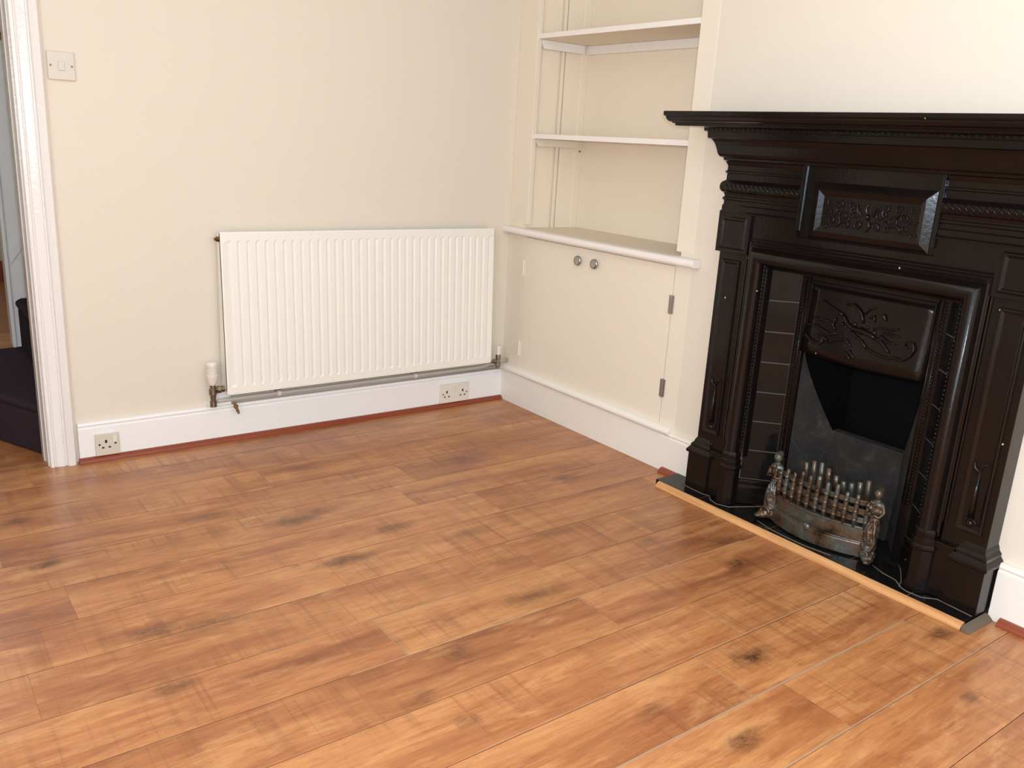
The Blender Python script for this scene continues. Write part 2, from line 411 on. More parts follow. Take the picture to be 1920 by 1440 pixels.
st = thing('staircase', 'dark carpeted winder stairs with white side panel seen through the doorway', 'staircase', (-1.7, .6, 0))
def step(poly, z0, z1):
    bm = B(); extr(bm, poly, 'z', z0, z1-.03)
    c = Vector((sum(p[0] for p in poly)/len(poly), sum(p[1] for p in poly)/len(poly)))
    big = [tuple(c + (Vector(p)-c)*1.03) for p in poly]; extr(bm, big, 'z', z1-.03, z1)
    return obj('step', bm, 'carpet', st, bevel=.012, seg=3)
step([(-1.925, .105), (-1.94, .11), (-1.975, .19), (-2.045, .34), (-2.12, .53), (-2.15, .8), (-2.1, 1.02), (-1.85, 1.05), (-1.2, 1.05), (-1.2, .11)], 0, .19)
step([(-1.86, .60), (-1.875, .7), (-1.872, 1.0), (-1.85, 1.05), (-1.2, 1.05), (-1.2, .14), (-1.70, .14)], .19, .405)
step([(-1.55, .14), (-1.68, 1.05), (-1.2, 1.05), (-1.2, .14)], .405, .61)
bm = B(); box(bm, -1.885, -1.60, 1.06, 1.10, 0, H-.001); loft(bm, [[(-1.885, y, .60), (-1.875, y, .55), (-1.60, y, .95), (-1.60, y, 1.0)] for y in (1.052, 1.06)])
obj('side_panel', bm, 'white', st, bevel=.003)
bm = B(); box(bm, -1.90, -1.885, 1.04, 1.12, .19, H-.001); obj('panel_edge', bm, 'white', st, bevel=.003)
bm = B(); loft(bm, [[(x, 1.0+a, z+b) for a, b in ((-.03, -.02), (.03, -.02), (.035, .01), (.02, .035), (-.02, .035), (-.035, .01))] for x, z in ((-1.86, 1.49), (-1.80, 1.53), (-1.2, 2.1))])
obj('handrail', bm, 'rooms', st, bevel=.004)
bm = B(); box(bm, -1.84, -1.81, 1.0, 1.06, 1.46, 1.50); obj('handrail_bracket', bm, 'brass', st)

# ================================================================== ALCOVE CUPBOARD AND SHELVES
bm = B()
box(bm, -.004, .02, -.125, -.0005, .14, 1.0); 
bm.free()
bm = B()
box(bm, -.001, .022, -.125, -.0005, .83, H); box(bm, -.001, .022, -1.104, -1.022, .83, H)
struct(obj('trim_4', bm, 'cup', bevel=.002))

cb = thing('alcove_cupboard', 'low cream built-in cupboard filling the alcove beside the radiator', 'cupboard', (.1, -.57, 0))
bm = B(); box(bm, -.001, .022, -.125, -.0005, .14, .7855); box(bm, -.001, .022, -1.104, -1.028, .14, .7855); box(bm, -.001, .022, -1.03, -.12, .14, .1755); box(bm, -.001, .022, -1.03, -.12, .7765, .7855)
obj('face_frame', bm, 'cup', cb, bevel=.0015)
bm = B(); box(bm, .022, .29, -1.04, -.003, .15, .16); box(bm, .28, .298, -1.04, -.003, .16, .785)
obj('carcass', bm, 'cup', cb)
bm = B(); box(bm, -.018, .02, -1.061, -.0205, 0, .145); obj('plinth', bm, 'mould', cb, bevel=.002)
bm = B(); nose = [(.0, .146), (-.022, .146), (-.026, .150)] + [(-.022+.0-.012*math.cos(R(a)), .160+.012*math.sin(R(a))) for a in (-60, -30, 0, 30, 60)] + [(-.024, .176), (-.008, .180), (0, .180)]
extr(bm, nose, 'y', -1.106, -.0005); obj('base_moulding', bm, 'mould', cb, bevel=.001)
def cup_door(y0, y1, ky, hy, hm, hz):
    bm = B(); box(bm, -.003, .016, y0, y1, .1765, .7755)
    d = obj('door', bm, 'cup', cb, bevel=.0012)
    bm = B(); lathe(bm, [(.008, 0), (.008, .006), (.019, .008), (.021, .012), (.019, .017), (.010, .0175), (.007, .0165), (.0001, .0165)], (-.003, ky, .7235), (-1, 0, 0), 24)
    k = obj('knob', bm, 'chrome', d, smooth=True)
    for z in hz:
        bm = B()
        for i in range(5):
            lathe(bm, [(.0045, 0), (.0045, .0135)], (-.006, hy, z-.035+i*.014), (0, 0, 1), 10)
        box(bm, -.005, -.003, hy-.012, hy+.012, z-.034, z+.034)
        obj('hinge', bm, hm, d, smooth=False)
cup_door(-.5492, -.1275, -.499, -.1262, 'cup', (.64, .27))
cup_door(-1.0255, -.5498, -.601, -1.0268, 'chrome', (.635, .315))
# ledge on top
bm = B(); pr = [(.2995, .786), (-.030, .786)] + [(-.036-.009*math.cos(R(a)), .800+.0135*math.sin(R(a))) for a in (-80, -50, -20, 10, 40, 70)] + [(-.030, .815), (.2995, .815)]
def ledge():
    bm = B()
    loft(bm, [[(x, y, z) for x, z in [(-.001 if q[0] > 0 else q[0], q[1]) for q in pr]] for y in (-1.144, -.0005)])
    box(bm, -.001, .2995, -1.0445, AY0-.0005, .786, .815)
    return obj('cupboard_top', bm, ['shelfw'], bevel=.0012)
lg = ledge(); tag(lg, 'cream ledge with rounded white front edge on top of the alcove cupboard', 'shelf')
lg.data.materials.clear(); lg.data.materials.append(M['cup']); lg.data.materials.append(M['shelfw'])
for p in lg.data.polygons:
    if p.center.x < -.01: p.material_index = 1

def shelf(z, label, cleat, cm, cz):
    s = thing('alcove_shelf', label, 'shelf', (.15, -.57, z), 'painted shelves in the alcove')
    bm = B(); box(bm, .003, .2985, -1.044, -.111, z-.020, z); b = obj('board', bm, [cm, 'shelfw'], s, bevel=.0015)
    for p in b.data.polygons:
        if p.normal.x < -.9: p.material_index = 1
    bm = B()
    loft(bm, [[(x, y, zz) for x, zz in ((.024, z-.0205), (.024, z-.036), (.038, z-cz), (.262, z-cz), (.262, z-.0205))] for y in (AY0-.0075, AY0-.024)])
    obj('side_cleat', bm, cleat, s, bevel=.0015)
    if cleat == 'shelfw':
        bm = B(); box(bm, .278, .2995, -1.044, -.103, z-cz, z-.0205); obj('back_cleat', bm, cleat, s, bevel=.0015)
    return s
shelf(1.622, 'upper alcove shelf with white cleats showing beneath it', 'shelfw', 'cup', .056)
s2 = shelf(1.219, 'lower alcove shelf at the height of the mantelpiece, with cream side cleat', 'cup', 'cup', .052)
bm = B(); lathe(bm, [(.0035, 0), (.005, .004), (.0001, .006)], (.285, AY0-.008, 1.155), (0, -1, 0), 8); obj('screw', bm, 'nickel', s2)

# ================================================================== RADIATOR
def radiator():
    X0, X1, Z0, Z1 = -1.338, -.124, .203, .808
    t = thing('radiator', 'white panel radiator with vertical flutes on the back wall', 'radiator', ((X0+X1)/2, -.06, Z0))
    n = 33; pitch = (X1-X0-.06)/n
    # front panel: fluted sheet
    xs = []; x = X0+.03
    prof = []
    for i in range(n):
        a = X0+.03+i*pitch
        prof += [(a, 0), (a+.0045, .0), (a+.009, .0042), (a+pitch-.006, .0042)]
    prof.append((X1-.03, 0))
    zs = [(Z0, 0, 0), (Z0+.006, 0, 1), (Z0+.028, 0, 1), (Z0+.036, 1, 1), (Z1-.040, 1, 1), (Z1-.030, 0, 1), (Z1-.006, 0, 1), (Z1, 0, 0)]
    def yy(z, d): return -.058 - .026*(Z1-z)/(Z1-Z0) - d
    rings = []
    for z, k, e in zs:
        row = [(X0, yy(z, -.012), z), (X0, yy(z, -.004 if e else -.006), z), (X0+.006, yy(z, .0 if e else -.004), z)]
        row += [(a, yy(z, (-.0042+d)*k if e else -.004), z) for a, d in prof]
        row += [(X1-.006, yy(z, .0 if e else -.004), z), (X1, yy(z, -.004 if e else -.006), z), (X1, yy(z, -.012), z)]
        rings.append(row)
    bm = B(); rv = loft(bm, rings, closed=False, cap=False)
    f = obj('front_panel', bm, 'rad', t, bevel=0)
    sol = f.modifiers.new('s', 'SOLIDIFY'); sol.thickness = .003; sol.offset = -1
    # back panel and convector body
    bm = B()
    loft(bm, [[(X0+.004, -.022, z), (X1-.004, -.022, z), (X1-.004, yy(z, -.030), z), (X0+.004, yy(z, -.030), z)] for z in (Z0+.02, Z1-.03)])
    obj('back_panel', bm, 'rad', t, bevel=.003)
    for xa in (X0, X1-.002):
        bm = B(); loft(bm, [[(xa, -.020, z), (xa+.002, -.020, z), (xa+.002, yy(z, -.004), z), (xa, yy(z, -.004), z)] for z in (Z0+.012, Z1-.004)])
        obj('side_cover', bm, 'rad', t)
    bm = B()
    box(bm, X0+.004, X1-.004, -.054, -.022, Z1-.006, Z1-.003)
    for i in range(80):
        a = X0+.01+i*(X1-X0-.02)/80; box(bm, a, a+.007, -.05, -.026, Z1-.004, Z1-.001)
    obj('top_grille', bm, 'rad', t)
    bm = B(); loft(bm, [[(X0+.006, yy(Z0, -.004), Z0+.004), (X0+.006, yy(Z0, .0015), Z0+.001), (X0+.006, yy(Z0, -.004), Z0-.002)], [(X1-.006, yy(Z0, -.004), Z0+.004), (X1-.006, yy(Z0, .0015), Z0+.001), (X1-.006, yy(Z0, -.004), Z0-.002)]])
    obj('bottom_seam', bm, 'rad', t)
    # bleed plug top left
    bm = B(); lathe(bm, [(.010, 0), (.010, .010), (.006, .010), (.006, .017), (.0001, .017)], (X0, -.045, Z1-.026), (-1, 0, 0), 6)
    obj('bleed_valve', bm, 'brass', t)
    # thermostatic valve bottom left
    vx, vy = X0-.044, -.048
    v = None
    bm = B(); lathe(bm, [(.013, .155), (.013, .175), (.009, .178), (.012, .200), (.015, .204), (.015, .222), (.011, .226), (.011, .245)], (vx, vy, 0), (0, 0, 1), 12)
    tube(bm, [(vx, vy, .218), (vx+.018, vy, .220), (vx+.05, vy, .222)], .009, 10)
    lathe(bm, [(.014, 0), (.014, .013)], (vx+.016, vy, .219), (1, 0, .05), 6); lathe(bm, [(.012, 0), (.012, .010)], (vx+.033, vy, .220), (1, 0, .05), 6)
    v = obj('thermostatic_valve', bm, 'nickel', t)
    bm = B(); pr = [(.012, .240), (.016, .250), (.019, .262), (.0215, .275), (.022, .284)]
    for k in range(4): pr += [(.022, .286+k*.0085), (.0175, .2875+k*.0085), (.0175, .2905+k*.0085), (.022-.0004*k, .292+k*.0085)]
    pr += [(.019, .325), (.014, .330), (.0001, .331)]
    lathe(bm, pr, (vx, vy, 0), (0, 0, 1), 24); obj('valve_head', bm, 'plastic', v)
    # lockshield valve bottom right
    lx, ly = -.088, -.082
    bm = B(); lathe(bm, [(.008, .172), (.008, .182), (.013, .185), (.013, .198), (.009, .202), (.009, .212), (.012, .216), (.012, .232), (.008, .240)], (lx, ly, 0), (0, 0, 1), 10)
    tube(bm, [(lx, ly, .205), (lx-.04, ly+.01, .205)], .008, 8); lathe(bm, [(.011, 0), (.011, .010)], (lx-.014, ly+.003, .205), (-1, .1, 0), 6)
    v = obj('lockshield_valve', bm, 'nickel', t)
    bm = B(); lathe(bm, [(.0085, .236), (.0105, .238), (.0095, .274), (.008, .277), (.0001, .277)], (lx, ly, 0), (0, 0, 1), 14); obj('valve_cap', bm, 'plastic', v)
    for x in (-1.12, -.5):
        bm = B(); box(bm, x-.008, x+.008, -.045, -.0006, .187, .207); box(bm, x-.014, x+.006, -.052, -.040, .193, .208); obj('bracket', bm, 'nickel', t, bevel=.001)
radiator()
p1 = thing('heating_pipe', 'upper grey painted heating pipe running below the radiator into the cupboard', 'pipe', (-.7, -.04, .178), 'heating pipes below the radiator')
bm = B(); tube(bm, [(-1.366, -.034, .170), (-1.34, -.034, .171), (-.17, -.038, .173), (-.13, -.038, .176), (-.085, -.038, .189), (-.06, -.038, .1915), (-.0016, -.038, .1915)], .0085, 10); obj('pipe', bm, 'pipe', p1, smooth=True)
for x in (-1.12, -.5):
    bm = B(); lathe(bm, [(.0115, -.007), (.0115, .007)], (x, -.034-.004*(x+1.34)/1.25, .171+.001), (1, 0, 0), 12); box(bm, x-.006, x+.006, -.034, -.0005, .169+.001, .175+.001); obj('pipe_clip', bm, 'plastic', p1)
bm = B(); lathe(bm, [(.006, 0), (.006, .012), (.009, .013), (.009, .022), (.006, .023), (.006, .038), (.0045, .039), (.0045, .048)], (-1.302, -.044, .160), (.25, -.35, -.9), 10)
obj('drain_cock', bm, 'brass', p1, label := None) if False else obj('drain_cock', bm, 'brass', p1)
p2 = thing('heating_pipe', 'lower whitish heating pipe resting on top of the skirting below the radiator', 'pipe', (-.7, -.012, .157), 'heating pipes below the radiator')
bm = B(); tube(bm, [(-1.30, -.0105, .1565), (-.037, -.0105, .1565)], .0085, 10); obj('pipe', bm, 'pipe', p2, smooth=True)
bm = B(); box(bm, -1.392, -1.306, -.030, -.0005, .148, .166); box(bm, -1.378, -1.306, -.022, -.0005, .166, .205)
tag(obj('pipe_boxing', bm, 'white', bevel=.003), 'small white painted boxing above the skirting below the thermostatic valve', 'pipe cover')

# ================================================================== SOCKETS, SWITCH
def socket(label, x0, x1, z0, z1, y, units, mat):
    t = thing('wall_socket', label, 'socket', ((x0+x1)/2, y, z0))
    bm = B(); box(bm, x0, x1, y-.011, y+.0002, z0, z1); fp = obj('face_plate', bm, mat, t, bevel=.0025, seg=3)
    for (cx) in units:
        hs = B()
        for (dx, dz, w_, h_) in ((0, .052, .0035, .0055), (-.011, .030, .004, .0025), (.011, .030, .004, .0025)):
            box(hs, cx+dx-w_, cx+dx+w_, y-.0122, y-.0108, z0+dz-h_, z0+dz+h_)
        obj('pin_holes', hs, 'hole', t)
    sc = [(x0+.013, z0+.042), (x1-.013, z0+.042)]
    for (sx, sz) in sc:
        bm = B(); lathe(bm, [(.0035, 0), (.0035, .0012), (.0001, .0012)], (sx, y-.011, sz), (0, -1, 0), 12); obj('screw', bm, 'hole' if mat == 'sock2' else 'brass', t)
    return t
t = socket('single switched socket on the skirting beside the doorway', -1.795, -1.716, .0205, .100, -.0202, (-1.760,), 'sock2')
bm = B(); box(bm, -1.738, -1.724, -.035, -.031, .068, .090); obj('rocker_switch', bm, 'plastic', t, bevel=.001)
t = socket('double switched socket on the skirting under the right end of the radiator', -.361, -.209, .0205, .108, -.0202, (-.328, -.243), 'plastic')
for x in (-.300, -.284):
    bm = B(); box(bm, x, x+.013, -.035, -.031, .072, .094); obj('rocker_switch', bm, 'plastic', t, bevel=.001)
t = thing('light_switch', 'white square light switch on the cream wall by the door frame', 'light switch', (-1.803, 0, 1.285))
bm = B(); box(bm, -1.843, -1.764, -.010, .0002, 1.287, 1.373); obj('face_plate', bm, 'sock2', t, bevel=.003, seg=3)
bm = B(); box(bm, -1.813, -1.794, -.0145, -.0098, 1.316, 1.344); obj('rocker_switch', bm, 'sock2', t, bevel=.0015)
for x in (-1.834, -1.773):
    bm = B(); lathe(bm, [(.0035, 0), (.0035, .001), (.0001, .001)], (x, -.010, 1.330), (0, -1, 0), 12); obj('screw', bm, 'brass', t)

# ================================================================== FIREPLACE   local (u along wall, d out of wall, z)
def W(u, d, z): return (-d, -u, z)
def fbox(bm, u0, u1, d0, d1, z0, z1): return box(bm, -d1, -d0, -u1, -u0, z0, z1)
def ring3(bm, prof, u0, u1, D0, back=.0):
    """profile (e,z) carried round left return, front and right return"""
    loft(bm, [[W(u0-e, back, z), W(u0-e, D0+e, z), W(u1+e, D0+e, z), W(u1+e, back, z)] for e, z in prof])
def panel(bm, u0, u1, z0, z1, prof, cap=True):
    """concentric rectangle profile (inset, d)"""
    rings = [[W(u0+i, d, z0+i), W(u1-i, d, z0+i), W(u1-i, d, z1-i), W(u0+i, d, z1-i)] for i, d in prof]
    rv = loft(bm, rings, True, False)
    if cap: bm.faces.new(rv[-1])
def arch3(bm, u0, u1, ztop, zbot, prof):
    loft(bm, [[W(u0+i, d, zbot), W(u0+i, d, ztop-i), W(u1-i, d, ztop-i), W(u1-i, d, zbot)] for i, d in prof], False, False)
UL, UR, D0, UC = 1.272, 2.298, .078, 1.785
HZ = .020
FP = thing('cast_iron_fireplace', 'black gloss cast iron fireplace with mantelpiece and splayed black tile cheeks', 'fireplace', (-.02, -UC, HZ))
# mantel shelf
bm = B()
ms = [(-.030, 1.259), (-.028, 1.266), (-.022, 1.267), (-.021, 1.270)] + [(-.021+.015*math.sin(R(a)), 1.287-.017*math.cos(R(a))) for a in (15, 35, 55, 75, 90)] + [(-.003, 1.288), (-.001, 1.290), (0, 1.292), (0, 1.301), (-.002, 1.303)]
ring3(bm, ms, 1.122, 2.448, .240); obj('mantel_shelf', bm, 'iron', FP, bevel=.0008)
# bed moulding under the shelf and frieze profile
cor = [(.054, 1.2585), (.053, 1.248), (.045, 1.247), (.043, 1.227), (.035, 1.2245), (.029, 1.217), (.024, 1.206), (.020, 1.192), (.017, 1.180), (.012, 1.172), (.003, 1.168), (.001, 1.160), (-.012, 1.158)]
cor = [(e+.007, z) for e, z in cor]
bm = B(); ring3(bm, cor[::-1], UL, UR, D0); obj('cornice', bm, 'iron', FP, bevel=.0008)
bm = B()
for i in range(62):
    u = 1.235+i*.0180; sphere(bm, W(u, D0+.061, 1.2535), .0048, (1, 1, .8), 1)
obj('bead_row', bm, 'iron', FP, smooth=True)
fr = [(-.02, 1.160), (.006, 1.158), (.002, 1.150), (-.001, 1.144), (-.001, 1.129), (.003, 1.127), (.003, 1.122), (-.001, 1.120), (-.001, 1.100)]
fr += [(.000+.013*math.cos(R(a)), 1.0775+.019*math.sin(R(a))) for a in (80, 55, 30, 0, -30, -55, -80)]
fr += [(-.001, 1.050), (-.001, 1.046), (.003, 1.043), (.003, 1.037), (-.001, 1.034), (-.001, 1.022), (.002, 1.018), (.002, 1.003), (.006, .998), (.006, .994), (-.02, .993)]
def ringL(bm, prof, u0, ue, D0, sgn):
    g = (lambda u: u) if sgn > 0 else (lambda u: 2*UC-u)
    loft(bm, [[W(g(u0-e), 0, z), W(g(u0-e), D0+e, z), W(g(ue), D0+e, z), W(g(ue), 0, z)] for e, z in prof])
for sg in (1, -1):
    bm = B(); ringL(bm, fr, UL, 1.566, D0-.004, sg); obj('frieze', bm, 'iron', FP, bevel=.0006)
# carved leaf pattern on the big torus
for (a, b) in ((1.29, 1.56), (2.02, 2.285)):
    bm = B(); n = 16
    for i in range(n):
        u = a+(b-a)*i/(n-1)
        tube(bm, [W(u-.009, D0+.004, 1.092), W(u, D0+.0115, 1.0775), W(u+.009, D0+.004, 1.063)], [.0012, .003, .0012], 5)
    obj('leaf_band', bm, 'iron', FP, smooth=True)
# plate of the surround: lintel and legs
bm = B(); fbox(bm, UL+.002, UR-.002, .0, D0-.006, .88, .946); fbox(bm, UL+.002, 1.566, .0, D0-.006, .9455, .998); fbox(bm, 2.004, UR-.002, .0, D0-.006, .9455, .998)
obj('lintel', bm, 'iron', FP, bevel=.001)
for s in (0, 1):
    a, b = (UL-.004, 1.398) if s == 0 else (2.172, UR+.004)
    bm = B(); fbox(bm, a, b, 0, D0+.004, .868, .994); panel(bm, a+.012, b-.012, .880, .984, [(0, D0+.0039), (.004, D0+.009), (.009, D0+.009), (.014, D0+.0042)])
    obj('corner_block', bm, 'iron', FP, bevel=.0012)
# recessed centre field with a raised carved panel
bm = B()
fbox(bm, 1.5665, 2.0035, 0, D0-.018, .9465, 1.17)
for sg in (1, -1):
    g = (lambda u: u) if sg > 0 else (lambda u: 2*UC-u)
    loft(bm, [[W(g(u), d, z) for u, d in ((1.566, D0-.03), (1.566, D0+.004), (1.571, D0+.004), (1.575, D0-.004), (1.579, D0-.006), (1.584, D0-.0265), (1.566, D0-.0265))] for z in (.968, 1.160)])
obj('centre_field', bm, 'iron', FP, bevel=.0004)
bm = B(); panel(bm, 1.602, 1.980, .949, 1.115, [(-.001, D0-.019), (0, D0-.017), (.021, D0-.0065), (.023, D0-.0055), (.025, D0-.0065), (.038, D0-.013), (.039, D0-.0135)], True)
obj('centre_panel', bm, 'iron', FP, bevel=.0003)
def scroll(bm, cu, cz, r, d, turns=1.3, a0=0, sgn=1, rad=.003, n=18):
    pts = []; rs = []
    for i in range(n+1):
        k = i/n; a = a0+sgn*k*turns*2*math.pi; q = r*(1-.8*k)
        pts.append(W(cu+q*math.cos(a), d, cz+q*math.sin(a))); rs.append(rad*(1-.45*k))
    tube(bm, pts, rs, 6)
def leaf(bm, u, z, a, L, d, w=.35, n=6):
    pts = []; rs = []
    for i in range(n+1):
        k = i/n; c = L*k; s = .25*L*math.sin(k*math.pi)
        pts.append(W(u+c*math.cos(a)-s*math.sin(a), d, z+c*math.sin(a)+s*math.cos(a))); rs.append(.0015+L*w*.3*math.sin(math.pi*min(1, k*.9+.08)))
    tube(bm, pts, rs, 6)
bm = B(); dd = D0-.012
for s in (-1, 1):
    for (x, z, r, a, t_) in ((.045, 1.035, .022, 0, 1.3), (.088, 1.022, .024, 180, 1.4), (.130, 1.038, .017, 90, 1.3), (.062, 1.062, .013, 200, 1.1), (.105, 1.060, .013, 20, 1.1), (.135, 1.005, .013, 120, 1.1), (.03, 1.0, .014, 300, 1.1), (.075, .995, .012, 60, 1.1)):
        scroll(bm, 1.791+s*x, z, r, dd, t_, R(a) if s > 0 else math.pi-R(a), s, .0032)
    for (x, z, a, L) in ((.02, 1.03, 60, .04), (.02, 1.01, -40, .035), (.06, 1.03, 100, .03), (.1, 1.03, 40, .035), (.1, 1.01, -50, .03), (.145, 1.02, 10, .02), (.15, 1.055, 80, .018), (.15, .99, -60, .018)):
        leaf(bm, 1.791+s*x, z, R(a) if s > 0 else math.pi-R(a), L, dd)
sphere(bm, W(1.791, dd, 1.028), .009); leaf(bm, 1.791, 1.035, R(90), .035, dd); leaf(bm, 1.791, 1.02, R(-90), .04, dd)
for v_ in bm.verts: v_.co.y = -1.791+(v_.co.y+1.791)*.86; v_.co.z = 1.031+(v_.co.z-1.031)*.86
obj('scroll_ornament', bm, 'iron', FP, smooth=True)

# three fine reeds above the roll frame
bm = B()
for k, zz in enumerate((.905, .914, .923)):
    arch3(bm, 1.415-.009*(k+.2), 2.155+.009*(k+.2), zz, .24, [(-.0035, D0-.008), (-.0025, D0-.003), (0, D0-.001), (.0025, D0-.003), (.0035, D0-.008)])
obj('reeded_border', bm, 'iron', FP)
# roll moulding round the tiled opening
RP = [(-.010, .0), (-.010, D0-.004), (-.004, D0+.001), (0, D0-.002)] + [(.024-.023*math.cos(R(a)), D0-.004+.026*math.sin(R(a))) for a in (10, 25, 45, 65, 90, 115, 140, 160, 180, 200)] + [(.050, D0-.018), (.054, D0-.014), (.058, D0-.017), (.060, D0-.026), (.060, 0.0)]
bm = B(); arch3(bm, 1.415, 2.155, .893, .195, RP)
obj('roll_moulding', bm, 'iron', FP, smooth=False, bevel=0)
o = bpy.data.objects[[x.name for x in COL.objects if x.name.startswith('roll_moulding')][-1]]
for p in o.data.polygons: p.use_smooth = True
e = o.modifiers.new('es', 'EDGE_SPLIT'); e.split_angle = R(38)
# beads on the inner lip
for u in (1.4715, 2.0985):
    bm = B()
    for i in range(52): sphere(bm, W(u, D0-.012, .225+i*.0124), .0042, (1, 1, 1.15), 1)
    obj('inner_bead_row', bm, 'iron', FP, smooth=True)
for s in (0, 1):
    k = lambda a, b: (a, b) if s == 0 else (2*UC-b, 2*UC-a)
    # leg
    a, b = k(1.279, 1.400)
    bm = B(); fbox(bm, a, b, 0, D0-.008, HZ+.003, .872)
    lg_ = obj('leg', bm, 'iron', FP, bevel=.0015)
    a, b = k(1.296, 1.372)
    bm = B(); panel(bm, a, b, .235, .845, [(0, D0-.0085), (.003, D0-.002), (.007, D0-.001), (.011, D0-.004), (.015, D0-.006)])
    obj('leg_panel', bm, 'iron', lg_, bevel=.0004)
    a, b = k(1.334, 1.334)
    bm = B(); lathe(bm, [(.004, 0), (.010, .001), (.008, .006), (.0001, .007)], W(a, D0-.008, .262), (-1, 0, 0), 16)
    scroll(bm, a, .262, .018, D0-.004, 1.0, 0, 1, .0025)
    tube(bm, [W(a, D0-.005, .28), W(a, D0-.002, .33), W(a, D0-.005, .42)], [.009, .006, .002], 8)
    for q in (-1, 1): leaf(bm, a, .41, R(90-q*35), .03, D0-.004)
    obj('lily_drop', bm, 'iron', lg_, smooth=True)
    # outer plinth
    a, b = k(UL+.002, 1.345)
    bm = B(); ring3(bm, [(-.008, .212), (-.004, .206), (-.001, .200), (.001, .192), (.008, .184), (.008, .176), (.013, .170), (.018, .162), (.018, .154), (.011, .149), (.011, HZ+.003)][::-1], a, b, D0)
    obj('plinth', bm, 'iron', FP, bevel=.001)
    # block between plinth and column foot
    a, b = k(1.345, 1.412)
    bm = B(); fbox(bm, a, b, 0, D0+.002, HZ+.003, .172); fbox(bm, a, b, 0, D0+.008, .165, .185); obj('plinth_return', bm, 'iron', FP, bevel=.002)
    # foot of the roll column
    cu = 1.438 if s == 0 else 2*UC-1.438
    bm = B()
    n = 8
    def octo(r, z): return [W(cu+r*math.cos(R(22.5+45*i)), D0-.002+r*math.sin(R(22.5+45*i)), z) for i in range(n)]
    loft(bm, [octo(.036, HZ+.003), octo(.036, .150), octo(.040, .154), octo(.040, .162), octo(.035, .166), octo(.037, .176), octo(.037, .183), octo(.031, .187), octo(.033, .195), octo(.033, .204), octo(.027, .212)])
    obj('column_foot', bm, 'iron', FP, bevel=.001)

# splayed tile cheeks
UI0, UI1, DI = 1.545, 2.025, -.03
for s in (0, 1):
    f = (lambda t_, off=0.0: W((1.462+(UI0-1.462)*t_)+off*.685, (.048+(DI-.048)*t_)+off*.728, 0)) if s == 0 else (lambda t_, off=0.0: W(2*UC-((1.462+(UI0-1.462)*t_)+off*.685), (.048+(DI-.048)*t_)+off*.728, 0))
    def pt(t_, z, off): p = f(t_, off); return (p[0], p[1], z)
    bm = B(); loft(bm, [[pt(-.1, z, -.0015), pt(1.02, z, -.0015), pt(1.02, z, -.02), pt(-.1, z, -.02)] for z in (HZ+.003, .888)])
    g = obj('tile_panel', bm, 'inkgrout', FP)
    zs = [.113, .2165, .3195, .4225, .5255, .6285, .7315, .8345, .886]
    bm = B()
    for a, b in zip(zs, zs[1:]):
        loft(bm, [[pt(.02, z, 0), pt(.98, z, 0), pt(.98, z, -.006), pt(.02, z, -.006)] for z in (a+.0012, b-.0012)])
    obj('glazed_tiles', bm, 'tile', g, bevel=.0015)
    bm = B()
    loft(bm, [[pt(-.02, z, e), pt(1, z, e), pt(1, z, -.01), pt(-.02, z, -.01)] for z, e in ((HZ+.003, .006), (.085, .006), (.088, .002), (.095, .002), (.098, .005), (.108, .005), (.112, 0))])
    obj('base_strip', bm, 'iron', g, bevel=.001)

# inner cast plate with hood and fire opening
bm = B()
fbox(bm, UI0-.005, UI0+.034, DI-.02, DI, HZ+.003, .888); fbox(bm, UI1-.034, UI1+.005, DI-.02, DI, HZ+.003, .888)
fbox(bm, UI0+.03, UI1-.03, DI-.02, DI, .800, .888)
ins = obj('insert_plate', bm, 'iron', FP, bevel=.001)
for ua, ub in ((UI0+.012, UI0+.024), (UI1-.012, UI1-.024)):
    bm = B(); sg = .006 if ua < UC else -.006
    for u in (ua, ub): tube(bm, [W(u+sg, DI, z) for z in (.21, .84)], .0022, 6)
    for i in range(60): sphere(bm, W(ua, DI+.003, .215+i*.0105), .0046, (1, 1, .85), 1)
    obj('beaded_border', bm, 'iron', ins, smooth=True)
# curved hood leaning out a little at the bottom
bm = B()
U0, U1 = UI0+.034, UI1-.034
rings = []
for k in range(9):
    z = .806-.222*k/8
    rings.append([W(U0+(U1-U0)*i/12, DI-.004+.016*(k/8)**2+.010*math.sin(math.pi*i/12)*(k/8), z-(.020*math.sin(math.pi*i/12) if k == 8 else 0)*.3) for i in range(13)])
rings.append([(x+.012, y, z) for x, y, z in rings[-1]])
loft(bm, rings, False, False)
hood = obj('hood', bm, 'iron', FP, smooth=True); sm = hood.modifiers.new('s', 'SOLIDIFY'); sm.thickness = .004; sm.offset = 0
bm = B(); panel(bm, U0, U1, .592, .812, [(0, DI-.001), (.002, DI+.004), (.007, DI+.004), (.009, DI-.001)], False)
obj('hood_border', bm, 'iron', hood)
